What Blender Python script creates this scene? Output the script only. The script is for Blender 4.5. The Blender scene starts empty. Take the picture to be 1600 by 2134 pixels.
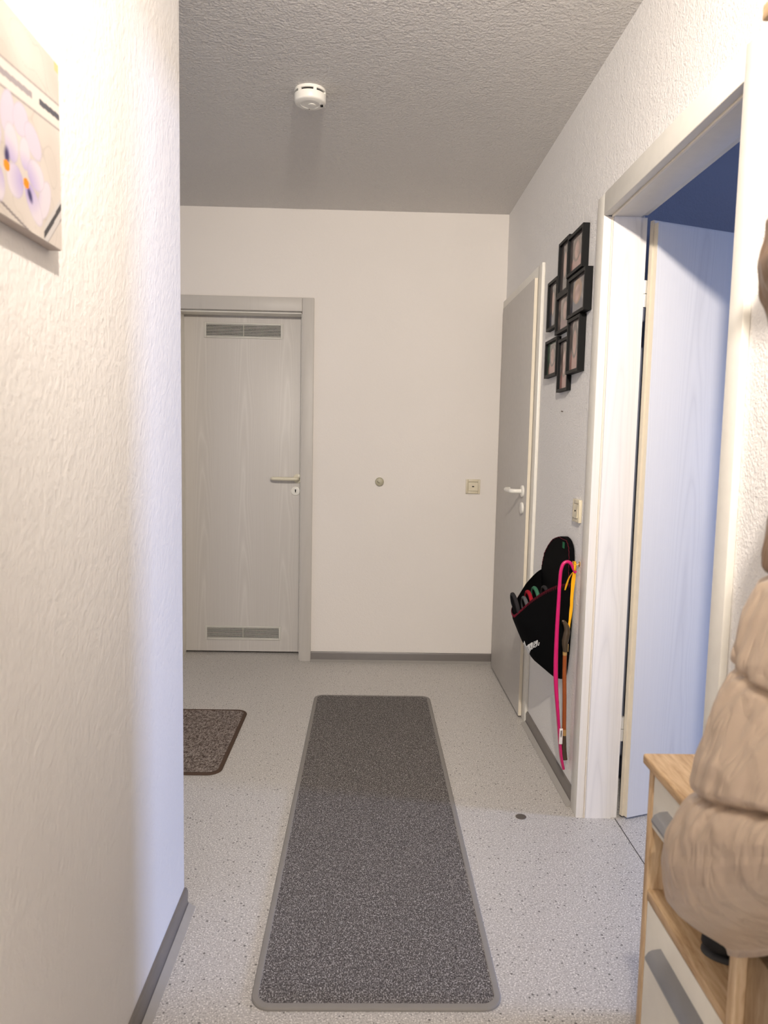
import bpy, bmesh, math, random
from mathutils import Vector, Matrix, noise
random.seed(3)
S = bpy.context.scene
COL = S.collection
PI = math.pi

# ------------------------------------------------------------------ camera
cd = bpy.data.cameras.new('camera'); cam = bpy.data.objects.new('camera', cd); COL.objects.link(cam)
cd.sensor_fit = 'VERTICAL'; cd.sensor_height = 36.0; cd.lens = 25.953
cd.clip_start = 0.02; cd.clip_end = 60
RT = Vector((0.99957661, -0.02106661, 0.02006968)); UP = Vector((-0.01795619, 0.09611965, 0.99520781)); FW = Vector((0.02289475, 0.99514683, -0.09570068))
M = Matrix((RT, UP, -FW)).transposed().to_4x4(); M.translation = Vector((0, 0, 1.2751))
cam.matrix_world = M
cd.dof.use_dof = True; cd.dof.focus_distance = 3.4; cd.dof.aperture_fstop = 6.5
S.camera = cam
S.view_settings.view_transform = 'Standard'; S.view_settings.look = 'None'
S.view_settings.gamma = 1; S.view_settings.use_curve_mapping = False
S.view_settings.exposure = 0.2

# ------------------------------------------------------------------ world and light
W = bpy.data.worlds.new('world'); S.world = W; W.use_nodes = True
bg = W.node_tree.nodes['Background']; bg.inputs[0].default_value = (0.42, 0.58, 1.0, 1); bg.inputs[1].default_value = 0.6
LAMP = Vector((0.10, 0.14, 2.37))
def area(name, loc, aim, sx, sy, power, col):
    l = bpy.data.lights.new(name, 'AREA'); l.shape = 'RECTANGLE'; l.size = sx; l.size_y = sy; l.energy = power; l.color = col
    o = bpy.data.objects.new(name, l); COL.objects.link(o); o.location = loc
    o.rotation_euler = (Vector(aim) - Vector(loc)).to_track_quat('-Z', 'Y').to_euler(); return o
area('sky_daylight', (6.7, 1.45, 2.1), (1.0, 1.9, 0.5), 0.85, 1.9, 470, (0.42, 0.56, 1.0))
area('alcove_fill', (-2.62, 3.0, 1.35), (0.75, 2.9, 1.2), 1.0, 1.3, 5, (1.0, 0.97, 0.93))  # added soft fill from the alcove, lifts the right wall
area('rear_fill', (0.10, -1.66, 1.15), (0.0, 3.0, 0.9), 0.9, 1.8, 14, (1.0, 0.92, 0.83))  # added fill from behind the camera, evens out the hall
LAMP_POWER = 23
pl = bpy.data.lights.new('lamp_light', 'POINT'); pl.energy = LAMP_POWER; pl.color = (1.0, 0.90, 0.79); pl.shadow_soft_size = 0.035
po = bpy.data.objects.new('lamp_light', pl); COL.objects.link(po); po.location = LAMP
sl = bpy.data.lights.new('spot_light', 'SPOT'); sl.energy = 218; sl.color = (1.0, 0.905, 0.81); sl.shadow_soft_size = 0.035; sl.spot_size = math.radians(98); sl.spot_blend = 1.0  # spot added at the lamp to throw more light down the hall
so = bpy.data.objects.new('spot_light', sl); COL.objects.link(so); so.location = LAMP; so.rotation_euler = (Vector((0.25, 4.18, 1.0)) - LAMP).to_track_quat('-Z', 'Y').to_euler()

# ------------------------------------------------------------------ helpers
def L(c):  # sRGB 0-255 -> linear
    return tuple(((v/255)/12.92 if v/255 <= 0.04045 else ((v/255+0.055)/1.055)**2.4) for v in c) + (1,)

class NT:
    def __init__(s, name, col=(200, 200, 200), rough=0.6, spec=0.5, metal=0.0):
        s.m = bpy.data.materials.new(name); s.m.use_nodes = True; s.t = s.m.node_tree
        s.b = s.t.nodes['Principled BSDF']
        s.b.inputs['Base Color'].default_value = L(col); s.b.inputs['Roughness'].default_value = rough
        s.b.inputs['Specular IOR Level'].default_value = spec; s.b.inputs['Metallic'].default_value = metal
        s.co = None
    def n(s, typ, **k):
        nd = s.t.nodes.new(typ)
        for a, v in k.items():
            if a.startswith('i_'):
                key = a[2:].replace('_', ' ')
                nd.inputs[key].default_value = v
            else: setattr(nd, a, v)
        return nd
    def l(s, a, b): s.t.links.new(a, b)
    def pos(s, scale=(1, 1, 1), off=(0, 0, 0)):
        g = s.n('ShaderNodeNewGeometry'); mp = s.n('ShaderNodeMapping'); mp.inputs['Scale'].default_value = scale; mp.inputs['Location'].default_value = off
        s.l(g.outputs['Position'], mp.inputs['Vector']); return mp.outputs[0]
    def noise(s, vec, scale, detail=2, rough=0.5, dist=0):
        nd = s.n('ShaderNodeTexNoise'); nd.inputs['Scale'].default_value = scale; nd.inputs['Detail'].default_value = detail
        nd.inputs['Roughness'].default_value = rough; nd.inputs['Distortion'].default_value = dist
        s.l(vec, nd.inputs['Vector']); return nd.outputs['Fac']
    def math(s, op, a, b=None, c=None):
        nd = s.n('ShaderNodeMath', operation=op)
        for i, v in enumerate((a, b, c)):
            if v is None: continue
            if isinstance(v, (int, float)): nd.inputs[i].default_value = v
            else: s.l(v, nd.inputs[i])
        return nd.outputs[0]
    def ramp(s, fac, stops):
        nd = s.n('ShaderNodeValToRGB'); e = nd.color_ramp.elements
        while len(e) < len(stops): e.new(0.5)
        for i, (p, c) in enumerate(stops): e[i].position = p; e[i].color = L(c) if max(c) > 1.001 or True else c
        s.l(fac, nd.inputs[0]); return nd.outputs[0]
    def mix(s, fac, a, b):
        nd = s.n('ShaderNodeMix', data_type='RGBA')
        for k, v in ((0, fac), (6, a), (7, b)):
            if isinstance(v, (int, float, tuple)): nd.inputs[k].default_value = v if not isinstance(v, tuple) else L(v)
            else: s.l(v, nd.inputs[k])
        return nd.outputs[2]
    def col(s, out): s.l(out, s.b.inputs['Base Color'])
    def bump(s, h, strength=0.5, dist=0.002):
        nd = s.n('ShaderNodeBump'); nd.inputs['Strength'].default_value = strength; nd.inputs['Distance'].default_value = dist
        s.l(h, nd.inputs['Height']); s.l(nd.outputs[0], s.b.inputs['Normal'])

MAT = {}
def plain(name, col, rough=0.5, spec=0.5, metal=0.0, bump=None):
    m = NT(name, col, rough, spec, metal)
    v = m.pos()
    f = m.noise(v, 35, 2)
    c = tuple(max(0, x*0.975) for x in col)
    m.col(m.mix(f, tuple(c), tuple(min(255, x*1.02) for x in col)))
    if bump: m.bump(m.noise(v, bump[0], 2), bump[1], bump[2])
    MAT[name] = m.m; return m.m

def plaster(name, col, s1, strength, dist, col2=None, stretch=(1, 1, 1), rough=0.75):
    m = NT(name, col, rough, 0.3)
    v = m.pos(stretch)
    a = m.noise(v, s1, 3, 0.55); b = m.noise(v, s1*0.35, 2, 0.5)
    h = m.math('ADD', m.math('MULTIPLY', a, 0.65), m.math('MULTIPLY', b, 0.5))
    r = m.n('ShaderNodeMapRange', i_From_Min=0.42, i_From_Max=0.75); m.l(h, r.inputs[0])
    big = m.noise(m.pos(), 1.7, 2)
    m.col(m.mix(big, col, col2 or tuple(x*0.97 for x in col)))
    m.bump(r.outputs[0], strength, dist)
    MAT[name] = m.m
plaster('wall_paint', (242, 239, 235), 150, 0.7, 0.0022)
plaster('wall_left_paint', (236, 232, 227), 110, 0.5, 0.0018, stretch=(1, 1, 0.75))
plaster('wall_back_paint', (236, 230, 223), 130, 0.28, 0.0015)
plaster('ceiling_paint', (226, 222, 217), 95, 1.0, 0.0042)
plaster('room_paint_shaded', (165, 170, 188), 120, 0.3, 0.0015)  # shade put into the colour: darkened to deepen the gap behind the leaf

def woodgrain(name, col, dark, axis='xz', cx=0.0, rough=0.42, per=0.24, strength=0.25, amt=0.5):
    """white ash foil: cathedral arches in columns, axis = across/along coordinates"""
    m = NT(name, col, rough, 0.35)
    g = m.n('ShaderNodeNewGeometry'); sp = m.n('ShaderNodeSeparateXYZ'); m.l(g.outputs['Position'], sp.inputs[0])
    o = {'x': sp.outputs[0], 'y': sp.outputs[1], 'z': sp.outputs[2]}
    u, w = o[axis[0]], o[axis[1]]
    n1 = m.noise(m.pos((1.0, 1.0, 1.0) if axis[1] != 'z' else (1, 1, 0.18)), 9, 2)
    u2 = m.math('ADD', m.math('SUBTRACT', u, cx), m.math('MULTIPLY', m.math('SUBTRACT', n1, 0.5), 0.05))
    pp = m.math('PINGPONG', u2, per/2)       # 0 at arch centre
    v = m.math('ADD', m.math('MULTIPLY', w, 5.0), m.math('MULTIPLY', m.math('MULTIPLY', pp, pp), 1900.0))
    v = m.math('ADD', m.math('MULTIPLY', v, 1.0), m.math('MULTIPLY', n1, 5.0))
    line = m.math('POWER', m.math('ABSOLUTE', m.math('SINE', m.math('MULTIPLY', v, 1.6))), 0.6)
    fib = m.noise(m.pos((260, 260, 4) if axis[1] == 'z' else (260, 4, 260)), 1, 2)
    fade = m.math('SUBTRACT', 1.0, m.math('MULTIPLY', pp, 12.0)); fade = m.math('MAXIMUM', fade, 0.12)
    k = m.math('MULTIPLY', m.math('SUBTRACT', 1.0, line), fade)
    k = m.math('ADD', m.math('MULTIPLY', k, 0.8), m.math('MULTIPLY', m.math('SUBTRACT', fib, 0.35), 0.55))
    k.node.use_clamp = True
    m.col(m.mix(m.math('MULTIPLY', k, amt), col, dark))
    m.bump(m.math('SUBTRACT', 1.0, k), strength, 0.0006)
    MAT[name] = m.m
woodgrain('door_bath', (205, 200, 194), (232, 228, 222), 'xz', -0.72, per=0.24, amt=0.5)
woodgrain('door_room', (222, 222, 224), (190, 190, 196), 'xz', 1.08, per=0.22, amt=0.45)
woodgrain('jamb_foil', (238, 235, 232), (203, 200, 200), 'xz', 0.81, per=0.12, amt=0.45)
plain('frame_grey', (214, 209, 200), 0.42, 0.4)
woodgrain('frame_bath', (198, 193, 186), (182, 177, 170), 'xz', -0.34, per=0.3, amt=0.3)
plain('frame_white', (232, 228, 218), 0.38, 0.4)
plain('door_grey', (200, 195, 188), 0.45, 0.4)
plain('edge_cream', (226, 216, 196), 0.45, 0.4)
plain('gasket', (232, 222, 205), 0.5, 0.3)
plain('ivory_plastic', (226, 219, 196), 0.28, 0.5)
plain('white_plastic', (236, 233, 224), 0.3, 0.5)
plain('beige_plastic', (214, 204, 178), 0.35, 0.5)
plain('knob_plastic', (178, 172, 148), 0.4, 0.5)
plain('dark_slot', (22, 21, 20), 0.8, 0.2)
plain('vent_plastic', (206, 203, 194), 0.45, 0.4)
plain('hinge_metal', (222, 220, 214), 0.35, 0.5, 0.3)
plain('skirting', (112, 106, 101), 0.30, 0.5)
plain('skirting_foot', (158, 154, 148), 0.32, 0.5)
plain('frame_black', (8, 8, 8), 0.6, 0.2)
plain('frame_black_face', (30, 29, 28), 0.55, 0.25)
plain('white_lacquer', (236, 231, 219), 0.4, 0.4)
plain('handle_grey', (146, 147, 150), 0.32, 0.5, 0.35)
plain('pink_plastic', (205, 22, 104), 0.3, 0.5)
plain('yellow_ribbon', (250, 182, 20), 0.45, 0.4)
plain('horn_dark', (70, 58, 42), 0.25, 0.6)
plain('horn_wood', (150, 78, 32), 0.35, 0.5)
plain('brass', (196, 160, 100), 0.3, 0.5, 0.4)
plain('steel', (120, 112, 104), 0.4, 0.5, 0.6)
plain('felt_black', (9, 9, 10), 0.95, 0.08, bump=(900, 0.4, 0.001))
plain('felt_inside', (15, 15, 16), 0.95, 0.08)
plain('stitch_red', (120, 30, 48), 0.8, 0.2)
plain('thread_white', (225, 225, 222), 0.8, 0.2)
plain('tag_green', (40, 110, 72), 0.8, 0.2)
plain('slipper_grey', (96, 96, 98), 0.9, 0.1)
plain('slipper_charcoal', (48, 46, 48), 0.9, 0.1)
plain('slipper_red', (160, 30, 44), 0.9, 0.1)
plain('slipper_green', (62, 112, 86), 0.9, 0.1)
plain('shoe_black', (14, 14, 18), 0.5, 0.4)
plain('shoe_sole', (62, 62, 64), 0.6, 0.3)
plain('bag_black', (10, 10, 13), 0.6, 0.3, bump=(300, 0.3, 0.001))
plain('canvas_side', (196, 184, 176), 0.7, 0.2)
plain('label_white', (235, 230, 228), 0.5, 0.3)
plain('label_ink', (50, 45, 48), 0.6, 0.3)
plain('tape_grey', (140, 136, 131), 0.8, 0.15)
plain('tape_brown', (84, 68, 58), 0.8, 0.15)
plain('lamp_white', (235, 232, 225), 0.4, 0.4)
plain('threshold_dark', (70, 68, 68), 0.8, 0.2)
plain('wood_bench_dark', (132, 100, 70), 0.5, 0.3)

def glass_mat(name):
    m = NT(name, (255, 255, 255), 0.03, 0.5); m.b.inputs['Transmission Weight'].default_value = 1.0; m.b.inputs['IOR'].default_value = 1.45
    MAT[name] = m.m
glass_mat('window_glass')

def vcol_mat(name, rough, coat=0.0):
    m = NT(name, (200, 200, 200), rough, 0.4)
    a = m.n('ShaderNodeVertexColor', layer_name='Col'); m.l(a.outputs['Color'], m.b.inputs['Base Color'])
    m.b.inputs['Coat Weight'].default_value = coat; m.b.inputs['Coat Roughness'].default_value = 0.02
    MAT[name] = m.m
vcol_mat('print_canvas', 0.6); vcol_mat('print_photo', 0.5, 1.0)

def floor_mat():
    m = NT('vinyl', (170, 168, 164), 0.34, 0.5)
    v = m.pos()
    base = m.mix(m.noise(v, 160, 3, 0.6), (176, 172, 166), (197, 193, 188))
    f1 = m.noise(m.pos((1, 1, 1), (3, 7, 0)), 250, 2, 0.5)
    light = m.ramp(f1, [(0.0, (0, 0, 0)), (0.56, (0, 0, 0)), (0.62, (255, 255, 255))])
    c = m.mix(light, base, (236, 232, 226))
    f2 = m.noise(m.pos((1, 1, 1), (13, 2, 0)), 210, 2, 0.5)
    mid = m.ramp(f2, [(0.0, (0, 0, 0)), (0.57, (0, 0, 0)), (0.64, (230, 230, 230))])
    c = m.mix(mid, c, (136, 131, 126))
    vo = m.n('ShaderNodeTexVoronoi', feature='F1'); vo.inputs['Scale'].default_value = 105
    m.l(m.pos((1, 1.0, 1), (1.7, 0.3, 0)), vo.inputs['Vector'])
    sep = m.n('ShaderNodeSeparateColor'); m.l(vo.outputs['Color'], sep.inputs[0])
    pick = m.math('LESS_THAN', sep.outputs[0], 0.22)
    sz = m.math('MULTIPLY', sep.outputs[1], 0.30)
    dot = m.math('LESS_THAN', vo.outputs['Distance'], m.math('ADD', sz, 0.06))
    c = m.mix(m.math('MULTIPLY', m.math('MULTIPLY', pick, dot), 0.85), c, (84, 80, 76))
    m.col(c)
    m.bump(m.noise(v, 220, 2), 0.12, 0.0006)
    MAT['vinyl'] = m.m
floor_mat()

def pile_mat():
    m = NT('runner_pile', (110, 105, 102), 0.95, 0.1)
    v = m.pos((1, 0.55, 1))
    a = m.noise(v, 420, 2, 0.6)
    b = m.noise(m.pos((1, 0.6, 1), (5, 5, 0)), 150, 2, 0.6)
    c = m.ramp(a, [(0.32, (48, 44, 43)), (0.46, (96, 91, 88)), (0.55, (130, 125, 121)), (0.68, (214, 209, 205))])
    d = m.mix(m.math('MULTIPLY', m.ramp(b, [(0.40, (255, 255, 255)), (0.58, (0, 0, 0))]), 0.5), c, (68, 66, 64))
    m.col(d); m.bump(a, 0.9, 0.003); MAT['runner_pile'] = m.m
pile_mat()
def weave_mat():
    m = NT('mat_weave', (130, 118, 110), 0.95, 0.1)
    a = m.noise(m.pos((1, 3.5, 1)), 60, 3, 0.75)
    b = m.noise(m.pos((3.5, 1, 1), (4, 4, 0)), 45, 3, 0.75)
    f = m.math('MULTIPLY', m.math('ADD', a, b), 0.5)
    g = m.n('ShaderNodeNewGeometry'); sp = m.n('ShaderNodeSeparateXYZ'); m.l(g.outputs['Position'], sp.inputs[0])
    row = m.math('SINE', m.math('MULTIPLY', sp.outputs[1], 780.0))
    cx = m.noise(m.pos((1, 1, 1)), 380, 1)
    f = m.math('ADD', f, m.math('MULTIPLY', row, 0.045)); f = m.math('ADD', f, m.math('MULTIPLY', m.math('SUBTRACT', cx, 0.5), 0.45))
    m.col(m.ramp(f, [(0.34, (48, 38, 34)), (0.47, (98, 86, 80)), (0.53, (146, 134, 126)), (0.66, (186, 176, 168))]))
    m.bump(row, 0.5, 0.002); MAT['mat_weave'] = m.m
weave_mat()
def oak_mat(name, axis, k=1.0):
    m = NT(name, (200, 170, 130), 0.5, 0.35)
    sc = {'x': (0.12, 1, 1), 'y': (1, 0.12, 1), 'z': (1, 1, 0.12)}[axis]
    v = m.pos(sc)
    a = m.noise(v, 60, 4, 0.65, 0.6); b = m.noise(v, 240, 2, 0.6)
    f = m.math('ADD', m.math('MULTIPLY', a, 0.7), m.math('MULTIPLY', b, 0.3))
    m.col(m.ramp(f, [(0.30, tuple(x*k for x in (150, 118, 84))), (0.48, tuple(x*k for x in (190, 160, 124))), (0.66, tuple(x*k for x in (214, 188, 154)))]))
    m.bump(f, 0.15, 0.0006); MAT[name] = m.m
oak_mat('oak_y', 'y'); oak_mat('oak_z', 'z'); oak_mat('oak_shaded', 'z', 0.84)  # bench copy of the oak darkened for the shade under the jacket
def jacket_mat(name, col, sheen=0.3, rough=0.36):
    m = NT(name, col, rough, 0.35)
    v = m.pos()
    f = m.noise(v, 14, 3, 0.6, 0.8)
    m.col(m.mix(f, tuple(x*0.95 for x in col), tuple(min(255, x*1.03) for x in col)))
    r1 = m.math('ABSOLUTE', m.math('SUBTRACT', m.noise(m.pos((1, 1.0, 1.0)), 6, 3, 0.45, 0.6), 0.5))
    r2 = m.math('ABSOLUTE', m.math('SUBTRACT', m.noise(m.pos((1, 1.6, 0.7), (3, 1, 2)), 17, 2, 0.45, 0.5), 0.5))
    h = m.math('ADD', m.math('MINIMUM', m.math('MULTIPLY', r1, 6.0), 0.6), m.math('MULTIPLY', m.math('MINIMUM', m.math('MULTIPLY', r2, 6.0), 0.6), 0.5))
    m.bump(h, 0.36, 0.010)
    MAT[name] = m.m
jacket_mat('puffer_beige', (188, 168, 148)); jacket_mat('puffer_brown', (128, 104, 84))
def fur_mat():
    m = NT('fur_brown', (110, 85, 66), 0.9, 0.1)
    f = m.noise(m.pos((1, 1, 0.4)), 160, 3, 0.7)
    m.col(m.ramp(f, [(0.3, (52, 38, 30)), (0.5, (104, 82, 64)), (0.7, (150, 124, 100))])); m.bump(f, 1.0, 0.006); MAT['fur_brown'] = m.m
fur_mat()
def emit(name, col, st):
    m = NT(name, (255, 255, 255)); m.b.inputs['Emission Color'].default_value = L(col); m.b.inputs['Emission Strength'].default_value = st; MAT[name] = m.m
emit('bulb_glow', (255, 236, 205), 6.0)

# ---- mesh helpers
def BM(): return bmesh.new()
def box(b, x0, x1, y0, y1, z0, z1, bev=0.0, seg=2, mt=None):
    r = bmesh.ops.create_cube(b, size=1.0); vs = r['verts']
    for v in vs:
        v.co = Vector(((x0+x1)/2 + v.co.x*(x1-x0), (y0+y1)/2 + v.co.y*(y1-y0), (z0+z1)/2 + v.co.z*(z1-z0)))
    if mt is not None:
        for v in vs: v.co = mt @ v.co
    if bev > 0:
        es = list({e for v in vs for e in v.link_edges})
        bmesh.ops.bevel(b, geom=es, offset=bev, segments=seg, affect='EDGES', profile=0.5)
    return b
def tube(b, pts, rad, n=12, cap=True, flat=None):
    """sweep; rad scalar or list of r or (ra, rb)"""
    pts = [Vector(p) for p in pts]; N = len(pts)
    rads = rad if isinstance(rad, list) else [rad]*N
    rings = []; prev = None
    for i, p in enumerate(pts):
        t = (pts[min(i+1, N-1)] - pts[max(i-1, 0)]).normalized()
        if prev is None:
            a = Vector((0, 0, 1)) if abs(t.z) < 0.9 else Vector((0, 1, 0))
            u = (a - t*a.dot(t)).normalized()
        else: u = (prev - t*prev.dot(t)).normalized()
        prev = u; w = t.cross(u)
        r = rads[i]; ra, rb = r if isinstance(r, tuple) else (r, r)
        rings.append([b.verts.new(p + u*math.cos(2*PI*k/n)*ra + w*math.sin(2*PI*k/n)*rb) for k in range(n)])
    for i in range(N-1):
        for k in range(n):
            b.faces.new((rings[i][k], rings[i][(k+1) % n], rings[i+1][(k+1) % n], rings[i+1][k]))
    if cap:
        b.faces.new(list(reversed(rings[0]))); b.faces.new(rings[-1])
    return b
def spline(pts, n=8):
    P = [Vector(p) for p in pts]; out = []
    for i in range(len(P)-1):
        p0 = P[max(i-1, 0)]; p1 = P[i]; p2 = P[i+1]; p3 = P[min(i+2, len(P)-1)]
        for k in range(n):
            t = k/n
            out.append(0.5*((2*p1) + (p2-p0)*t + (2*p0-5*p1+4*p2-p3)*t*t + (3*p1-p0-3*p2+p3)*t**3))
    out.append(P[-1]); return out
def lathe(b, prof, c, axis='z', n=40):
    """prof list of (r, h); axis direction +"""
    c = Vector(c)
    def mk(r, h, a):
        u, w = r*math.cos(a), r*math.sin(a)
        return c + {'z': Vector((u, w, h)), '-z': Vector((u, w, -h)), '-x': Vector((-h, u, w)), '-y': Vector((u, -h, w))}[axis]
    rings = []
    for r, h in prof:
        rings.append([b.verts.new(mk(r, h, 2*PI*k/n)) for k in range(n)] if r > 1e-6 else [b.verts.new(mk(0, h, 0))])
    for i in range(len(rings)-1):
        A, B = rings[i], rings[i+1]
        for k in range(n):
            k2 = (k+1) % n
            if len(A) == 1 and len(B) == 1: continue
            if len(A) == 1: b.faces.new((A[0], B[k2], B[k]))
            elif len(B) == 1: b.faces.new((A[k], A[k2], B[0]))
            else: b.faces.new((A[k], A[k2], B[k2], B[k]))
    return b
def prism(b, poly, a0, a1, axis):
    """extrude 2-D polygon; axis 'y': poly=(x,z); 'x': (y,z); 'z': (x,y)"""
    def mk(p, a):
        return {'y': (p[0], a, p[1]), 'x': (a, p[0], p[1]), 'z': (p[0], p[1], a)}[axis]
    A = [b.verts.new(mk(p, a0)) for p in poly]; B = [b.verts.new(mk(p, a1)) for p in poly]
    n = len(poly)
    b.faces.new(A); b.faces.new(list(reversed(B)))
    for i in range(n): b.faces.new((A[i], B[i], B[(i+1) % n], A[(i+1) % n]))
    return b
def rrect(x0, x1, y0, y1, r, n=6):
    out = []
    for cx, cy, a0 in ((x1-r, y1-r, 0), (x0+r, y1-r, PI/2), (x0+r, y0+r, PI), (x1-r, y0+r, 3*PI/2)):
        for k in range(n+1):
            a = a0 + PI/2*k/n; out.append((cx + r*math.cos(a), cy + r*math.sin(a)))
    return out
def wloc(o):
    v = Vector((0, 0, 0))
    while o: v += o.location; o = o.parent
    return v
def obj(name, b, mat, parent=None, smooth=True, auto=35, mod=None):
    bmesh.ops.recalc_face_normals(b, faces=b.faces[:])
    me = bpy.data.meshes.new(name)
    if parent is not None: off = wloc(parent)
    else:
        xs = [v.co for v in b.verts]
        off = Vector(((min(v.x for v in xs)+max(v.x for v in xs))/2, (min(v.y for v in xs)+max(v.y for v in xs))/2, min(v.z for v in xs)))
    for v in b.verts: v.co -= off
    if smooth:
        lim = math.radians(auto)
        for f in b.faces: f.smooth = True
        for e in b.edges:
            e.smooth = not (len(e.link_faces) == 2 and e.calc_face_angle(0) > lim)
    b.to_mesh(me); b.free()
    mats = mat if isinstance(mat, list) else [mat]
    for k in mats: me.materials.append(MAT[k])
    o = bpy.data.objects.new(name, me); COL.objects.link(o)
    if parent is not None: o.parent = parent
    else: o.location = off
    return o
def tag(o, label, cat, group=None):
    o['label'] = label; o['category'] = cat
    if group: o['group'] = group
    return o
def thing(name, label, cat, loc, group=None):
    o = bpy.data.objects.new(name, None); COL.objects.link(o); o.location = loc; o.empty_display_size = 0.05
    if label: tag(o, label, cat, group)
    return o
def struct(name, b, mat, parent=None, **k):
    o = obj(name, b, mat, parent, **k)
    if parent is None: o['kind'] = 'structure'
    return o
def sroot(name, loc):
    o = thing(name, None, None, loc); o['kind'] = 'structure'; return o

# ------------------------------------------------------------------ dimensions (metres)
XR, XL, YB, HC = 0.752, -0.478, 4.18, 2.527
YC = 1.915                   # end of the near left wall
Y0, Y1 = 1.537, 2.407        # open doorway in the right wall
RW = 0.873                   # room side of the right wall
YN = -1.6                    # hall end behind the camera

# ------------------------------------------------------------------ shell
struct('floor', box(BM(), -2.6, 5.35, YN-0.1, YB+1.0, -0.08, 0.0), 'vinyl', smooth=False)
struct('ceiling', box(BM(), -2.6, 5.35, YN-0.1, YB+1.0, HC, HC+0.1), 'ceiling_paint', smooth=False)
b = BM(); box(b, XR, RW, YN, Y0-0.02, 0, HC); box(b, XR, RW, Y1+0.02, YB, 0, HC); box(b, XR, RW, Y0-0.02, Y1+0.02, 2.02, HC)
struct('wall_right', b, 'wall_paint', smooth=False)
b = BM()
prism(b, rrect(-0.60, XL, YN+0.01, YC, 0.007, 3), 0, HC, 'z')
struct('wall_left', b, 'wall_left_paint')
BX0, BX1 = -1.067, -0.377    # bathroom door opening
b = BM(); box(b, -2.5, BX0-0.02, YB, YB+0.17, 0, HC); box(b, BX1+0.02, RW, YB, YB+0.17, 0, HC); box(b, BX0-0.02, BX1+0.02, YB, YB+0.17, 2.0, HC)
struct('wall_back', b, 'wall_back_paint', smooth=False)
b = BM(); box(b, -0.6, -0.38, YN-0.1, YN, 0, HC); box(b, 0.60, RW, YN-0.1, YN, 0, HC); box(b, -0.38, 0.60, YN-0.1, YN, 2.08, HC)
struct('wall_front', b, 'wall_paint', smooth=False)
b = BM(); box(b, -0.38, -0.34, YN-0.05, YN-0.01, 0, 2.08, 0.003); box(b, 0.56, 0.60, YN-0.05, YN-0.01, 0, 2.08, 0.003); box(b, -0.34, 0.56, YN-0.05, YN-0.01, 2.04, 2.08, 0.003); box(b, -0.34, 0.56, YN-0.05, YN-0.01, 0, 0.10, 0.003)
struct('rear_fill_frame', b, 'frame_white')  # unseen frame, added as an opening for the fill behind the camera
b = BM(); box(b, -2.6, -2.5, YC-0.1, 2.5, 0, HC); box(b, -2.6, -2.5, 3.5, YB+0.17, 0, HC); box(b, -2.6, -2.5, 2.5, 3.5, 0, 0.7); box(b, -2.6, -2.5, 2.5, 3.5, 2.0, HC)
struct('wall_entrance', b, 'wall_paint', smooth=False)
b = BM()
for y0, y1, z0, z1 in ((2.5, 2.56, 0.7, 2.0), (3.44, 3.5, 0.7, 2.0), (2.56, 3.44, 0.7, 0.76), (2.56, 3.44, 1.94, 2.0), (2.98, 3.02, 0.76, 1.94)): box(b, -2.57, -2.52, y0, y1, z0, z1, 0.003)
struct('alcove_fill_window', b, 'frame_white')  # unseen window frame, added around the alcove fill
struct('wall_alcove', box(BM(), -2.5, -0.60, YC-0.12, YC-0.002, 0, HC), 'wall_paint', smooth=False)
# the room beyond the open doorway
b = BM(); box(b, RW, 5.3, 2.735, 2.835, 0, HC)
struct('wall_room_far', b, 'room_paint_shaded', smooth=False)
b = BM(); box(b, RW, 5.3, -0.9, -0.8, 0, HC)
struct('wall_room_near', b, 'room_paint_shaded', smooth=False)
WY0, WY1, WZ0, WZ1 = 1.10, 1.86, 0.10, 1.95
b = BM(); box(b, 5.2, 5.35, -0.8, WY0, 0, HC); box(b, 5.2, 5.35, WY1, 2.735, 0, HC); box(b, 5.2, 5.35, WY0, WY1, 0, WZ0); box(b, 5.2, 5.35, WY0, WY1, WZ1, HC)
struct('wall_room_window', b, 'room_paint_shaded', smooth=False)
wr = sroot('window_1', (5.27, (WY0+WY1)/2, WZ0))
b = BM()
for y0, y1, z0, z1 in ((WY0, WY0+0.05, WZ0, WZ1), (WY1-0.05, WY1, WZ0, WZ1), (WY0+0.05, WY1-0.05, WZ0, WZ0+0.05), (WY0+0.05, WY1-0.05, WZ1-0.05, WZ1)):
    box(b, 5.24, 5.30, y0, y1, z0, z1, 0.004)
obj('window_frame', b, 'white_plastic', wr)

# skirting (grey vinyl cove) : profile (out from wall, z)
def skirt(name, side, a0, a1, base, sgn):
    pr = [(0, 0), (0.012, 0.0), (0.012, 0.010), (0.009, 0.018), (0.010, 0.046), (0.006, 0.056), (0, 0.057)]
    b = BM(); prism(b, [(base + sgn*p[0], p[1]) for p in pr], a0, a1, 'y' if side in 'lr' else 'x')
    o = struct(name, b, 'skirting')
    ft = [(0.011, 0.0), (0.030, 0.0), (0.030, 0.0025), (0.022, 0.006), (0.0118, 0.013)]
    b = BM(); prism(b, [(base + sgn*p[0], p[1]) for p in ft], a0, a1, 'y' if side in 'lr' else 'x')
    obj('baseboard_foot', b, 'skirting_foot', o)
skirt('baseboard_left', 'l', YN, YC-0.004, XL, 1)
skirt('baseboard_right', 'r', 2.482, 3.260, XR, -1)
skirt('baseboard_near', 'r', YN, 1.462, XR, -1)
skirt('baseboard_back', 'b', BX1+0.067, 0.718, YB, -1)
for n in ('baseboard_back',):
    o = bpy.data.objects[n]
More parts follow.
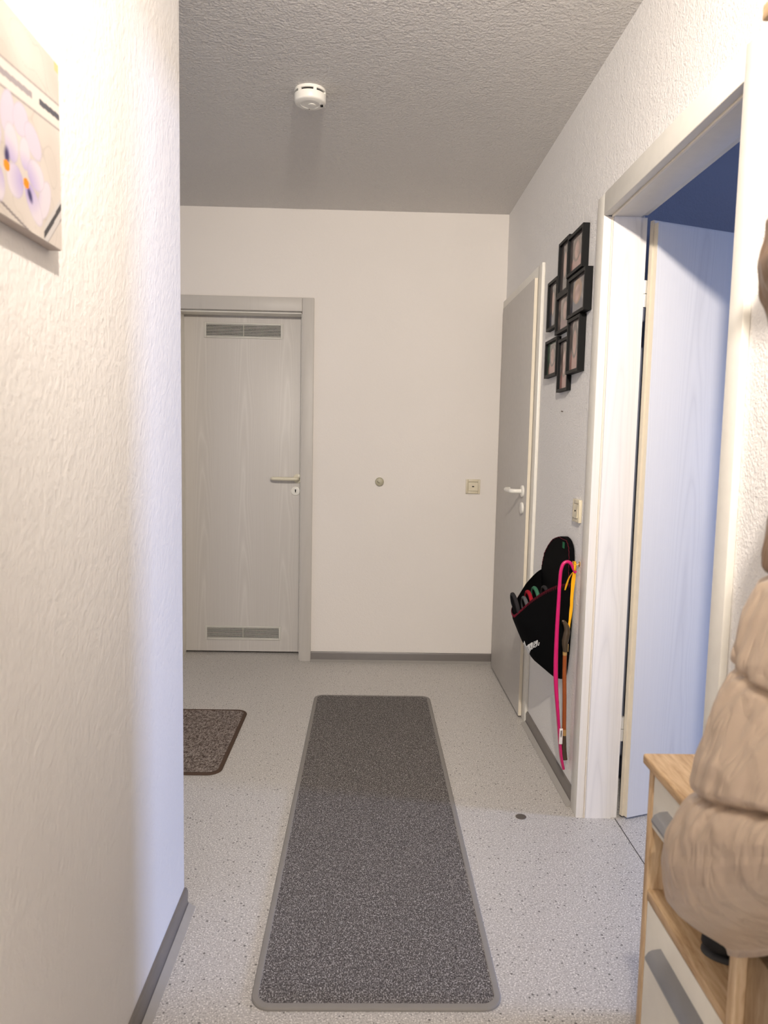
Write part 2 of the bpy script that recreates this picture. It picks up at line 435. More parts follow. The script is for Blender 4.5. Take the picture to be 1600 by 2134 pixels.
# fix: back skirting needs profile in (y,z) swept along x
def fix_back():
    for o in [bpy.data.objects['baseboard_back']]:
        for c in list(o.children): bpy.data.objects.remove(c)
        bpy.data.objects.remove(o)
    x0, x1 = BX1+0.066, 0.737
    pr = [(0, 0), (0.012, 0.0), (0.012, 0.010), (0.009, 0.018), (0.010, 0.046), (0.006, 0.056), (0, 0.057)]
    o = struct('baseboard_back', prism(BM(), [(YB-p[0], p[1]) for p in pr], x0, x1, 'x'), 'skirting')
    ft = [(0.011, 0.0), (0.030, 0.0), (0.030, 0.0025), (0.022, 0.006), (0.0118, 0.013)]
    obj('baseboard_foot', prism(BM(), [(YB-p[0], p[1]) for p in ft], x0, x1, 'x'), 'skirting_foot', o)
fix_back()

# ------------------------------------------------------------------ door 1 : bathroom door, leaf at the far side of the wall
d1 = sroot('door_1', (-0.722, YB, 0))
b = BM()
AW = 0.066; ZT = 1.977
def fr(b, x0, x1, y0, y1, z0, z1, bev=0.004): box(b, x0, x1, y0, y1, z0, z1, bev)
fr(b, BX0-AW, BX0, YB-0.014, YB, 0, ZT+0.075); fr(b, BX1, BX1+AW, YB-0.014, YB, 0, ZT+0.075); fr(b, BX0, BX1, YB-0.014, YB, ZT, ZT+0.075)
box(b, BX0-0.02, BX0, YB, YB+0.135, 0, ZT+0.02); box(b, BX1, BX1+0.02, YB, YB+0.135, 0, ZT+0.02); box(b, BX0, BX1, YB, YB+0.135, ZT, ZT+0.02)
obj('door_frame', b, 'frame_bath', d1)
b = BM()
box(b, BX1-0.006, BX1, YB+0.02, YB+0.135, 0, ZT); box(b, BX0, BX0+0.006, YB+0.02, YB+0.135, 0, ZT); box(b, BX0, BX1, YB+0.02, YB+0.135, ZT-0.008, ZT)
obj('door_gasket', b, 'frame_white', d1)
YL = YB+0.137
b = BM(); box(b, BX0-0.018, BX1+0.018, YL, YL+0.04, 0.012, ZT+0.018, 0.001)
leaf = obj('door_leaf', b, 'door_bath', d1)
for z0, z1 in ((1.843, 1.930), (0.082, 0.166)):
    g = BM(); x0, x1 = -0.948, -0.500; yf = YL-0.006
    fw, fh = 0.012, 0.011
    box(g, x0, x0+fw, yf, YL, z0, z1, 0.0015); box(g, x1-fw, x1, yf, YL, z0, z1, 0.0015)
    box(g, x0+fw, x1-fw, yf, YL, z0, z0+fh, 0.0015); box(g, x0+fw, x1-fw, yf, YL, z1-fh, z1, 0.0015)
    box(g, -0.7255, -0.7225, yf+0.001, YL, z0+fh, z1-fh)
    n = 8; zz0 = z0+fh; st = (z1-z0-2*fh)/n
    for k in range(n):
        zc = zz0 + st*(k+0.5)
        box(g, x0+fw, x1-fw, yf+0.001, YL-0.0015, zc-st*0.22, zc+st*0.22)
    vg = obj('ventilation_grille', g, 'vent_plastic', leaf)
    obj('grille_backing', box(BM(), x0+fw, x1-fw, YL-0.0012, YL-0.0002, z0+fh, z1-fh), 'dark_slot', vg)
def rose(b, c, axis, r=0.0265, t=0.009):
    lathe(b, [(0, 0), (r, 0), (r, t-0.003), (r-0.0015, t-0.001), (r-0.005, t), (0, t)], c, axis)
b = BM(); rose(b, (-0.408, YL, 1.047), '-y')
tube(b, spline([(-0.404, YL-0.008, 1.047), (-0.404, YL-0.034, 1.047), (-0.411, YL-0.052, 1.047), (-0.430, YL-0.058, 1.047), (-0.49, YL-0.058, 1.047), (-0.535, YL-0.057, 1.047), (-0.549, YL-0.048, 1.047), (-0.551, YL-0.036, 1.047)], 6), [(0.0105, 0.0105)]*42+[(0.009, 0.009)], 14)
obj('door_handle', b, 'ivory_plastic', leaf)
b = BM(); rose(b, (-0.420, YL, 0.974), '-y', 0.0265, 0.007)
k = obj('keyhole_rosette', b, 'white_plastic', leaf)
b = BM(); lathe(b, [(0, 0), (0.0042, 0), (0.0042, 0.0006), (0, 0.0006)], (-0.420, YL-0.0071, 0.980), '-y', 16); box(b, -0.4228, -0.4172, YL-0.0078, YL-0.0071, 0.966, 0.980)
obj('keyhole', b, 'dark_slot', k)
# bathroom behind is closed: a backing wall
b = BM(); box(b, -1.6, 0.2, YB+0.9, YB+1.0, 0, HC); box(b, -1.7, -1.6, YB+0.17, YB+1.0, 0, HC); box(b, 0.2, 0.3, YB+0.17, YB+1.0, 0, HC)
struct('wall_bathroom', b, 'room_paint_shaded', smooth=False)

# ------------------------------------------------------------------ door 3 : grey door on the right wall at the far corner
d3 = sroot('door_3', (XR, 3.68, 0))
b = BM(); AX = XR-0.015
box(b, AX, XR, 3.262, 3.335, 0, 2.058, 0.003); box(b, AX, XR, 3.335, YB, 1.985, 2.058, 0.002); box(b, AX, XR, YB-0.055, YB, 0, 1.99, 0.002)
obj('door_frame', b, 'frame_white', d3)
# leaf, hinged at the far end, very slightly ajar
ang = 0.0
mt = Matrix.Translation((XR-0.0155, 4.096, 0)) @ Matrix.Rotation(-ang, 4, 'Z')
b = BM(); box(b, -0.015, 0.0, -0.768, 0.0, 0.010, 2.006, 0.0015, mt=mt)
leaf3 = obj('door_leaf', b, 'door_grey', d3)
b = BM(); box(b, -0.0146, -0.0006, -0.7686, -0.766, 0.011, 2.005, mt=mt)
obj('door_edge', b, 'edge_cream', leaf3)
b = BM()
c0 = mt @ Vector((-0.015, -0.692, 1.056))
rose(b, c0, '-x', 0.027, 0.010)
tube(b, spline([c0+Vector((-0.008, 0, 0)), c0+Vector((-0.034, 0, 0)), c0+Vector((-0.050, 0.006, 0)), c0+Vector((-0.057, 0.022, 0)), c0+Vector((-0.058, 0.07, 0)), c0+Vector((-0.058, 0.115, 0)), c0+Vector((-0.05, 0.132, 0)), c0+Vector((-0.036, 0.135, 0))], 6), 0.0105, 14)
obj('door_handle', b, 'white_plastic', leaf3)
b = BM(); c1 = mt @ Vector((-0.015, -0.692, 0.978)); rose(b, c1, '-x', 0.027, 0.010)
obj('keyhole_rosette', b, 'white_plastic', leaf3)
for zc in (1.745, 0.262):
    b = BM()
    tube(b, [(XR-0.022, 4.103, zc-0.040), (XR-0.022, 4.103, zc-0.001)], 0.007, 12); tube(b, [(XR-0.022, 4.103, zc+0.001), (XR-0.022, 4.103, zc+0.040)], 0.007, 12)
    box(b, XR-0.024, XR-0.0152, 4.101, 4.106, zc-0.03, zc+0.03)
    obj('door_hinge', b, 'hinge_metal', leaf3)

# ------------------------------------------------------------------ door 2 : open doorway in the right wall with its leaf turned into the room
d2 = sroot('door_2', (XR, (Y0+Y1)/2, 0))
b = BM(); T = 0.017
# architraves on the hall side, with a small step next to the opening
for y0, y1 in ((Y0-0.062, Y0-0.004), (Y1+0.004, Y1+0.074)):
    box(b, XR-T, XR, y0, y1, 0, 2.072, 0.003)
box(b, XR-T, XR, Y0-0.004, Y1+0.004, 2.004, 2.072, 0.002)

obj('architrave', b, 'frame_white', d2)
def lining(sgn, yy):
    P = [(XR-T+0.001, 0.004), (0.7600, 0.0035), (0.7602, 0.0065), (0.7668, 0.0065), (0.7672, 0.0), (0.855, 0.0), (0.855, 0.007), (RW+0.004, 0.007), (RW+0.004, 0.020), (XR-T+0.001, 0.020)]
    return prism(BM(), [(x, yy+sgn*y) for x, y in P], 0, 2.0, 'z')
lf = lining(1, Y1); o = obj('door_lining', lf, 'jamb_foil', d2)
o = obj('door_lining', lining(-1, Y0), 'jamb_foil', d2)
b = BM(); box(b, XR-T+0.001, 0.760, Y0-0.003, Y1+0.003, 2.003, 2.018, 0.001); box(b, 0.768, 0.855, Y0, Y1, 2.0, 2.018, 0.001); box(b, 0.855, RW+0.004, Y0-0.006, Y1+0.006, 2.007, 2.018); box(b, 0.759, 0.769, Y0, Y1, 2.008, 2.018)
obj('head_lining', b, 'frame_grey', d2)
b = BM()
for yy, s in ((Y1, 1), (Y0, -1)):
    ya, yb = sorted((yy-s*0.0005, yy+s*0.0064)); box(b, 0.7603, 0.7667, ya, yb, 0, 2.0, 0.0015)
box(b, 0.7600, 0.7680, Y0, Y1, 1.9975, 2.006, 0.002)
obj('door_gasket', b, 'gasket', d2)
# leaf
th = math.radians(20.0)
LD = Vector((math.cos(th), math.sin(th), 0)); LN = Vector((-math.sin(th), math.cos(th), 0))
P0 = Vector((0.900, 2.390, 0))
mt = Matrix((Vector((LD.x, LN.x, 0, P0.x)), Vector((LD.y, LN.y, 0, P0.y)), Vector((0, 0, 1, 0)), Vector((0, 0, 0, 1))))
b = BM(); box(b, 0.006, 0.839, 0.0, 0.018, 0.010, 1.982, 0.0012, mt=mt); box(b, 0.0, 0.845, 0.018, 0.032, 0.008, 1.992, 0.0015, mt=mt)
leaf2 = obj('door_leaf', b, 'door_room', d2)
b = BM(); box(b, -0.0010, 0.0055, 0.0172, 0.0308, 0.0092, 1.9908, mt=mt); box(b, 0.0050, 0.0075, 0.0008, 0.0171, 0.0112, 1.9808, mt=mt)
obj('door_edge', b, 'edge_cream', leaf2)
for zc in (1.765, 0.312):
    b = BM(); cx, cy = 0.884, 2.427
    tube(b, [(cx, cy, zc-0.042), (cx, cy, zc-0.0012)], 0.0078, 14); tube(b, [(cx, cy, zc+0.0012), (cx, cy, zc+0.042)], 0.0078, 14)
    box(b, cx-0.012, cx, cy-0.002, cy+0.001, zc-0.04, zc-0.002); box(b, cx, cx+0.022, cy-0.001, cy+0.002, zc+0.002, zc+0.04)
    obj('door_hinge', b, 'hinge_metal', leaf2)
b = BM(); c0 = mt @ Vector((0.775, 0.0, 1.05))
def mt_l(x, y, z): return mt @ Vector((x, y, z))
lathe(b, [(0, 0), (0.0265, 0), (0.0265, 0.006), (0.022, 0.009), (0, 0.009)], (0, 0, 0), '-y')
for v in b.verts: v.co = mt @ (v.co + Vector((0.785, 0, 1.05)))
tube(b, spline([mt_l(0.785, -0.008, 1.05), mt_l(0.785, -0.04, 1.05), mt_l(0.77, -0.056, 1.05), mt_l(0.70, -0.058, 1.05), mt_l(0.655, -0.05, 1.05)], 6), 0.0105, 12)
obj('door_handle', b, 'white_plastic', leaf2)
b = BM(); box(b, 0.868, 0.8705, Y0+0.0, Y1, 0.0, 0.0006)
struct('trim_1', b, 'threshold_dark', smooth=False)

# ------------------------------------------------------------------ ceiling lamp (above and just out of the frame)
t = thing('ceiling_lamp', 'small round white ceiling lamp with one bare bulb', 'lamp', (LAMP.x, LAMP.y, HC))
b = BM(); lathe(b, [(0, 0), (0.055, 0), (0.055, 0.012), (0.035, 0.022), (0, 0.022)], (LAMP.x, LAMP.y, HC), '-z'); obj('canopy', b, 'lamp_white', t)
b = BM(); lathe(b, [(0, 0), (0.018, 0), (0.020, 0.05), (0.020, 0.062), (0, 0.062)], (LAMP.x, LAMP.y, HC-0.018), '-z'); obj('lamp_holder', b, 'lamp_white', t)
b = BM(); lathe(b, [(0, 0), (0.010, 0), (0.014, 0.008), (0.014, 0.018), (0.008, 0.024), (0, 0.025)], (LAMP.x, LAMP.y, HC-0.080), '-z'); obj('bulb', b, 'bulb_glow', t)

# ------------------------------------------------------------------ smoke detector
sc = Vector((-0.232, 2.80, HC))
t = thing('smoke_detector', 'round white smoke detector on the ceiling', 'smoke detector', sc)
R0 = 0.057
b = BM(); lathe(b, [(0, 0), (R0-0.001, 0), (R0-0.001, 0.006), (R0-0.004, 0.0065), (0, 0.0065)], sc, '-z', 56); obj('mounting_base', b, 'white_plastic', t)
b = BM(); n = 64
# housing: lower drum, ring above, pillars between the vents
lathe(b, [(0, 0.017), (R0-0.002, 0.017), (R0, 0.0185), (R0, 0.040), (R0-0.002, 0.044), (R0-0.006, 0.0465), (0.034, 0.0485), (0.033, 0.0475), (0, 0.0475)], sc, '-z', n)
lathe(b, [(0, 0.0066), (R0, 0.0066), (R0, 0.0105), (R0-0.002, 0.0108), (0, 0.0108)], sc, '-z', n)
for k in range(6):
    a0 = math.radians(-90 + 22 + 60*k); w = math.radians(6)
    p = [(sc.x+R0*math.cos(a0-w), sc.y+R0*math.sin(a0-w)), (sc.x+R0*math.cos(a0), sc.y+R0*math.sin(a0)), (sc.x+R0*math.cos(a0+w), sc.y+R0*math.sin(a0+w)), (sc.x+(R0-0.006)*math.cos(a0+w), sc.y+(R0-0.006)*math.sin(a0+w)), (sc.x+(R0-0.006)*math.cos(a0-w), sc.y+(R0-0.006)*math.sin(a0-w))]
    prism(b, p, HC-0.019, HC-0.009, 'z')
hs = obj('housing', b, 'white_plastic', t)
b = BM(); lathe(b, [(0, 0.0100), (R0-0.007, 0.0100), (R0-0.007, 0.018), (0, 0.018)], sc, '-z', 40); obj('sensor_chamber', b, 'dark_slot', t)
b = BM(); lathe(b, [(0, 0), (0.013, 0), (0.013, 0.0015), (0.011, 0.0022), (0, 0.0022)], (sc.x+0.006, sc.y+0.004, HC-0.0475), '-z', 30); obj('test_button', b, 'white_plastic', t)
b = BM(); lathe(b, [(0, 0), (0.0022, 0), (0.0022, 0.001), (0, 0.001)], (sc.x-0.006, sc.y+0.038, HC-0.0480), '-z', 14); obj('indicator_light', b, 'dark_slot', t)
b = BM()
for k in range(3): box(b, sc.x+0.036, sc.x+0.046, sc.y+0.000+k*0.007, sc.y+0.0025+k*0.007, HC-0.0492, HC-0.0470)
obj('sounder_slots', b, 'dark_slot', t)

# ------------------------------------------------------------------ switches and round cap
def switch(name, label, c, axis):
    """c centre on the wall; axis '-y' (back wall) or '-x' (right wall)"""
    t = thing(name, label, 'light switch', c, 'square beige light switches')
    def put(b):
        for v in b.verts:
            u, h, z = v.co
            v.co = Vector((c[0]+u, c[1]-h, c[2]+z)) if axis == '-y' else Vector((c[0]-h, c[1]-u, c[2]+z))
        return b
    b = BM()
    for u0, u1, z0, z1 in ((-0.0405, -0.0285, -0.0405, 0.0405), (0.0285, 0.0405, -0.0405, 0.0405), (-0.0285, 0.0285, -0.0405, -0.0255), (-0.0285, 0.0285, 0.0255, 0.0405)):
        box(b, u0, u1, 0.0, 0.011, z0, z1, 0.0022)
    box(b, -0.038, 0.038, 0, 0.003, -0.038, 0.038)
    obj('switch_frame', put(b), 'beige_plastic', t)
    b = BM(); prism(b, [(0.003, -0.0245), (0.0145, -0.0245), (0.0125, 0.0), (0.0105, 0.0245), (0.003, 0.0245)], -0.0275, 0.0275, 'x')
    rk = obj('rocker', put(b), 'beige_plastic', t)
    b = BM(); box(b, -0.006, 0.006, 0.0112, 0.0130, -0.0028, 0.0028); obj('indicator_window', put(b), 'dark_slot', rk)
switch('light_switch', 'square beige light switch on the back wall beside the grey door', (0.598, YB, 1.028), '-y')
switch('light_switch', 'square beige light switch above the black slipper pouch on the right wall', (XR, 2.600, 1.042), '-x')
t = thing('round_cap', 'small round beige cap on the middle of the back wall', 'wall cap', (0.067, YB, 1.022))
b = BM(); lathe(b, [(0, 0), (0.0245, 0), (0.0245, 0.010), (0.022, 0.015), (0.016, 0.018), (0, 0.019)], (0.067, YB, 1.045), '-y', 40)
cp = obj('cap_body', b, 'knob_plastic', t)
b = BM(); tube(b, [(0.067+0.0125*math.cos(a), YB-0.0188, 1.052+0.0125*math.sin(a)) for a in [math.radians(190+k*11) for k in range(9)]], 0.0011, 6)
obj('cap_slot', b, 'dark_slot', cp)
tag(obj('nail', tube(BM(), [(XR+0.005, 2.87, 1.402), (XR-0.008, 2.87, 1.404)], 0.0022, 8), 'steel'), 'tiny bare nail in the wall under the photo frames', 'nail')
b = BM(); lathe(b, [(0, 0), (0.0185, 0), (0.018, 0.0012), (0, 0.0016)], (0.547, 2.413, 0.0), 'z', 32)
tag(obj('floor_stud', b, 'steel'), 'small round brown metal stud on the floor near the open doorway', 'floor stud')

# ------------------------------------------------------------------ runner and mat
def rug(name, label, x0, x1, y0, y1, r, bw, h, pile, tape):
    t = thing(name, label, 'rug', ((x0+x1)/2, (y0+y1)/2, 0))
    b = BM(); prism(b, rrect(x0+bw*0.5, x1-bw*0.5, y0+bw*0.5, y1-bw*0.5, max(r-bw*0.5, 0.004), 8), 0.0005, h, 'z'); obj('rug_pile', b, pile, t)
    path = rrect(x0+bw/2, x1-bw/2, y0+bw/2, y1-bw/2, r, 8)
    b = BM(); n = len(path); prof = [(-1, 0.0), (-1.0, 0.55), (-0.75, 0.95), (0, 1.12), (0.8, 1.08), (1.0, 0.9), (1.0, 0.0)]
    rings = []
    for i in range(n):
        p = Vector(path[i]); a = Vector(path[i-1]); c = Vector(path[(i+1) % n]); tt = (c-a).normalized(); nn = Vector((tt.y, -tt.x))
        rings.append([b.verts.new((p.x - nn.x*q*bw/2*-1, p.y - nn.y*q*bw/2*-1, h*z + 0.0002)) if False else b.verts.new((p.x + nn.x*(-q)*bw/2, p.y + nn.y*(-q)*bw/2, h*z + 0.0002)) for q, z in prof])
    m = len(prof)
    for i in range(n):
        for k in range(m): b.faces.new((rings[i][k], rings[i][(k+1) % m], rings[(i+1) % n][(k+1) % m], rings[(i+1) % n][k]))
    obj('rug_binding', b, tape, t)
rug('runner_rug', 'long grey flecked runner rug with plain grey binding', -0.245, 0.329, 1.541, 3.592, 0.038, 0.017, 0.0075, 'runner_pile', 'tape_grey')
rug('door_mat', 'brown woven door mat with dark brown binding behind the left wall corner', -1.55, -0.540, 2.702, 3.378, 0.045, 0.016, 0.006, 'mat_weave', 'tape_brown')

# ------------------------------------------------------------------ canvas print on the left wall
def grid_print(name, mat, origin, du, dv, nu, nv, fn, parent):
    """flat colour grid; origin + u*du + v*dv, colours from fn(u,v) in sRGB"""
    me = bpy.data.meshes.new(name); off = wloc(parent)
    O, U, V = Vector(origin), Vector(du), Vector(dv)
    vs = []; cols = []
    for j in range(nv+1):
        for i in range(nu+1):
            u, v = i/nu, j/nv; vs.append(O + U*u + V*v - off); cols.append(L(fn(u, v)))
    fs = [(j*(nu+1)+i, j*(nu+1)+i+1, (j+1)*(nu+1)+i+1, (j+1)*(nu+1)+i) for j in range(nv) for i in range(nu)]
    me.from_pydata(vs, [], fs); ca = me.color_attributes.new('Col', 'FLOAT_COLOR', 'POINT')
    ca.data.foreach_set('color', [c for q in cols for c in q])
    me.materials.append(MAT[mat]); o = bpy.data.objects.new(name, me); COL.objects.link(o); o.parent = parent; return o
CY0, CY1, CZ0, CZ1, CXF = 0.62, 1.1345, 1.545, 1.806, -0.458
t = thing('canvas_picture', 'canvas print of pale violet flowers hanging on the left wall', 'picture', (XL, (CY0+CY1)/2, CZ0))
b = BM(); box(b, XL+0.0005, CXF-0.0006, CY0, CY1, CZ0, CZ1, 0.0015); obj('stretcher_block', b, 'canvas_side', t)
def mixc(a, b, k): k = min(1, max(0, k)); return tuple(x*(1-k)+y*k for x, y in zip(a, b))
PET = [(0.9752,1.6753,-0.0017,-0.0282,0.0192,0.0058,0),(1.0113,1.6805,0.0041,-0.0210,0.0221,0.0073,0),(1.0464,1.6666,0.0133,-0.0212,0.0222,0.0048,0),
 (0.9403,1.6284,-0.0084,-0.0253,0.0166,0.0042,0),(1.0782,1.5999,-0.0107,-0.0291,0.0188,0.0006,1),(0.9468,1.5815,0.0034,-0.0227,0.0170,0.0034,1),
 (0.9845,1.6416,0.0050,-0.0239,0.0183,0.0041,1),(0.9921,1.5973,0.0040,-0.0213,0.0227,0.0040,2),(1.0212,1.6418,0.0015,-0.0213,0.0154,0.0033,2),
 (1.0526,1.6240,0.0048,-0.0199,0.0256,0.0036,2),(1.0445,1.5831,0.0163,-0.0244,0.0207,0.0025,2)]
FC = [(0.9700, 1.6085), (1.0230, 1.6045)]
def canvas_fn(u, v):
    y = CY1 + (CY0-CY1)*(1-u); z = CZ0 + (CZ1-CZ0)*v
    y = CY0 + (CY1-CY0)*u
    yy = y if y > 0.95 else 0.95 + ((0.95-y) % 0.17)          # the printed motif repeats out of view
    n1 = noise.noise(Vector((yy*16, z*16, 1))); n2 = noise.noise(Vector((yy*38, z*30, 4)))
    c = mixc((196, 186, 176), (214, 204, 195), 0.5+n1)
    sw = abs(math.sin((n1*2.4 + yy*9 + z*5)*3.0))
    if sw < 0.10: c = mixc(c, (178, 168, 160), 0.55*(1-sw/0.10))
    # arc bands
    d = z - (1.735 + (yy-0.961)*0.09)
    if -0.0345 < d < 0.0: c = (216, 209, 200)
    for dd, w_, k in ((0.0, 0.0022, 0.7), (-0.0345, 0.0022, 0.75)):
        if abs(d-dd) < w_: c = mixc(c, (120, 110, 112), k*(1-abs(d-dd)/w_))
    if abs(d+0.017) < 0.0042 and not (1.046 < yy < 1.068):
        c = mixc(c, (66, 66, 76) if yy > 1.06 else (150, 142, 146), 0.85)
    d = z - (1.560 - (yy-0.95)*0.20 + max(0, yy-1.075)*1.15)
    if abs(d) < 0.0018: c = mixc(c, (110, 102, 104), 0.8)
    if yy > 1.075 and 0.012 < d < 0.022: c = (74, 72, 74)
    if yy > 1.075 and 0.0 < d < 0.03 and not 0.012 < d < 0.022: c = (200, 194, 190)
    for cy, cz, ay, az, by, bz, kind in PET:
        det = ay*bz - az*by; dy, dz = yy-cy, z-cz
        p = (dy*bz - dz*by)/det; q = (ay*dz - az*dy)/det
        r = math.sqrt(p*p+q*q)
        if r < 1:
            fc = FC[0] if kind == 1 and cy < 1.0 else FC[1] if kind else (1.0, 1.625)
            dist = math.hypot((yy-fc[0])*0.8, z-fc[1])
            pc = mixc((164, 148, 202), (214, 204, 212), dist/0.040)
            if kind == 0: pc = mixc(pc, (196, 186, 206), 0.5)
            pc = mixc(pc, (176, 168, 178), max(0, (r-0.86)/0.14)*0.55)
            c = mixc(c, pc, 0.95 if r < 0.97 else 0.6)
    for (fy, fz), s in zip(FC, (1, -1)):
        dy, dz = yy-fy, z-fz
        e = math.hypot((dy - s*0.0012)/0.0085, (dz - s*0.013 + (0.004*dy if s < 0 else 0))/0.013)
        if s < 0: e = math.hypot((dy-0.010)/0.010, (dz+0.012+ (dy-0.010)*0.6)/0.010)
        if e < 1: c = mixc(c, (58, 52, 92), (1-e)*1.5)
        e = math.hypot(dy/0.0085, (dz)/0.0062)
        if e < 1: c = (238, 140, 24)
    if yy > 1.120 and z > 1.794: c = mixc(c, (222, 190, 120), 0.7)
    return tuple(q*0.94 for q in c)
grid_print('canvas_print', 'print_canvas', (CXF, CY0, CZ0+0.0004), (0, CY1-CY0, 0), (0, 0, CZ1-CZ0-0.0008), 330, 180, canvas_fn, t)

# ------------------------------------------------------------------ photo collage on the right wall
t = thing('photo_collage', 'cluster of eight joined black picture frames on the right wall', 'photo frame', (XR, 2.84, 1.478))
FR = [(2.818, 2.968, 1.853, 2.056, 0.733), (2.616, 2.818, 1.893, 2.040, 0.728), (2.554, 2.776, 1.735, 1.880, 0.724), (2.976, 3.127, 1.741, 1.938, 0.733),
      (2.776, 2.971, 1.705, 1.852, 0.731), (2.609, 2.768, 1.534, 1.732, 0.727), (2.941, 3.131, 1.549, 1.700, 0.733), (2.772, 2.925, 1.478, 1.680, 0.735)]
def photo_fn(seed):
    rn = random.Random(seed); hy = 0.5+rn.uniform(-0.1, 0.1); hz = 0.58
    bgc = rn.choice([(150, 128, 118), (122, 112, 110), (70, 100, 72), (168, 150, 142), (110, 96, 92)]); cl = rn.choice([(110, 60, 66), (60, 62, 80), (170, 120, 110), (90, 80, 76)])
    hair = rn.choice([(92, 66, 50), (60, 44, 36), (150, 112, 80)])
    def f(u, v):
        n = noise.noise(Vector((u*4+seed, v*4, seed)))
        c = mixc(bgc, tuple(x*0.6 for x in bgc), 0.5+n*1.4)
        if u > 0.86: c = mixc(c, (34, 32, 34), 0.8)  # dark stripe painted in as a reflection on the glass
        e = math.hypot((u-hy)/0.42, (v-0.08)/0.42)
        if e < 1: c = mixc(c, cl, min(1, (1-e)*6))
        e = math.hypot((u-hy)/0.30, (v-hz-0.02)/0.38)
        if e < 1: c = mixc(c, hair, min(1, (1-e)*8))
        e = math.hypot((u-hy)/(0.20+0.05*n), (v-hz+0.03)/(0.30+0.06*n))
        if e < 1: c = mixc(c, mixc((192, 150, 136), (146, 106, 94), abs(u-hy+0.05)*4+n*0.8), min(1, (1-e)*4))
        return c
    return f
for i, (y0, y1, z0, z1, xf) in enumerate(FR):
    b = BM(); w_ = 0.0115; xb = XR-0.0005
    for a in ((y0, y0+w_, z0, z1), (y1-w_, y1, z0, z1), (y0+w_, y1-w_, z0, z0+w_), (y0+w_, y1-w_, z1-w_, z1)):
        box(b, xf, xb, *a)
    box(b, xf+0.012, xb, y0+w_, y1-w_, z0+w_, z1-w_)
    for f in b.faces:
        pass
    fo = obj('picture_frame', b, ['frame_black', 'frame_black_face'], t, smooth=False)
    for p in fo.data.polygons:
        if p.normal.x < -0.9: p.material_index = 1
    ps = grid_print('photograph', 'print_photo', (xf+0.0095, y1-w_, z0+w_), (0, -(y1-y0-2*w_), 0), (0, 0, z1-z0-2*w_), 40, 52, photo_fn(i+11), fo)

# ------------------------------------------------------------------ slipper pouch
PY, PW = 2.762, 0.142
t = thing('slipper_pouch', 'black felt slipper pouch with red stitching hanging on the right wall', 'pouch', (XR, PY, 0.40))
PT = [(0.3985, 2.700, 2.702), (0.402, 2.675, 2.730), (0.412, 2.660, 2.770), (0.43, 2.648, 2.810), (0.46, 2.636, 2.860), (0.52, 2.622, 2.930), (0.60, 2.612, 2.98), (0.70, 2.607, 3.03), (0.77, 2.606, 3.035), (0.83, 2.608, 3.00), (0.88, 2.613, 2.925), (0.905, 2.622, 2.87), (0.92, 2.640, 2.81), (0.930, 2.668, 2.755), (0.935, 2.705, 2.712)]
def edges(z):
    z = min(max(z, PT[0][0]), PT[-1][0])
    for p, q in zip(PT, PT[1:]):
        if z <= q[0]:
            k = (z-p[0])/(q[0]-p[0]); return p[1]+(q[1]-p[1])*k, p[2]+(q[2]-p[2])*k
def halfw(z): a_, b_ = edges(z); return (b_-a_)/2
def cshift(z): a_, b_ = edges(z); return (b_+a_)/2
zs = [0.3985, 0.402, 0.408, 0.418, 0.432, 0.45, 0.48, 0.52, 0.56, 0.6, 0.64, 0.68, 0.72, 0.76, 0.80, 0.84, 0.87, 0.895, 0.912, 0.924, 0.931, 0.9345]
poly = [(cshift(z)-halfw(z), z) for z in zs] + [(cshift(z)+halfw(z), z) for z in reversed(zs)]
b = BM(); prism(b, poly, XR-0.003, XR-0.020, 'x')
obj('pouch_back', b, 'felt_black', t)
def depth(z):
    tab = [(0.398, 0.03), (0.413, 0.052), (0.459, 0.111), (0.513, 0.143), (0.554, 0.161), (0.595, 0.179), (0.63, 0.184), (0.70, 0.178), (0.80, 0.150)]
    if z >= 0.80: return 0.150
    for (a, p), (c, q) in zip(tab, tab[1:]):
        if z <= c: return p + (q-p)*(z-a)/(c-a)
def rimz(th): return 0.622 + (0.158*abs(math.cos(th))**1.5 if th < PI/2 else 0.135*abs(math.cos(th))**3.0)
def pouch_pt(th, s, infl=0.0):
    z = 0.3985 + (rimz(th)-0.3985)*s
    d = max(0.006, depth(z)-0.012)+infl; w = halfw(z)+infl
    ct, st = math.cos(th), math.sin(th)
    e = 0.82
    a_, b_ = edges(z); ap = min(a_+0.165, (a_+b_)/2)
    return Vector((XR-0.012 - d*abs(st)**(e if ct > 0 else 1.25), ap - ((ap-a_+infl) if ct > 0 else (b_-ap+infl))*math.copysign(abs(ct)**e, ct), z))
b = BM(); NT_, NS = 48, 30; rings = []
for sgn in (0.0, -0.004):
    rings.append([[b.verts.new(pouch_pt(PI*i/NT_, (j/NS)**1.25, sgn)) for j in range(NS+1)] for i in range(NT_+1)])
for q in rings:
    for i in range(NT_):
        for j in range(NS): b.faces.new((q[i][j], q[i+1][j], q[i+1][j+1], q[i][j+1]))
for i in range(NT_): b.faces.new((rings[0][i][NS], rings[0][i+1][NS], rings[1][i+1][NS], rings[1][i][NS]))
pf = obj('pouch_front', b, 'felt_black', t, auto=80)
b = BM()
for i in range(78):   # zigzag overlock stitch along the rim
    a0 = PI*(i+0.5)/80; a1 = PI*(i+1.0)/80
    p = [pouch_pt(a0, 0.995, 0.0015), pouch_pt((a0+a1)/2, 0.955, 0.0015), pouch_pt(a1, 0.995, 0.0015)]
    tube(b, p, 0.0009, 4)
obj('stitching', b, 'stitch_red', pf)
b = BM(); top = [(z, s) for z in (0.77, 0.79, 0.81, 0.83, 0.85, 0.87, 0.89, 0.905, 0.918, 0.926) for s in (1,)]
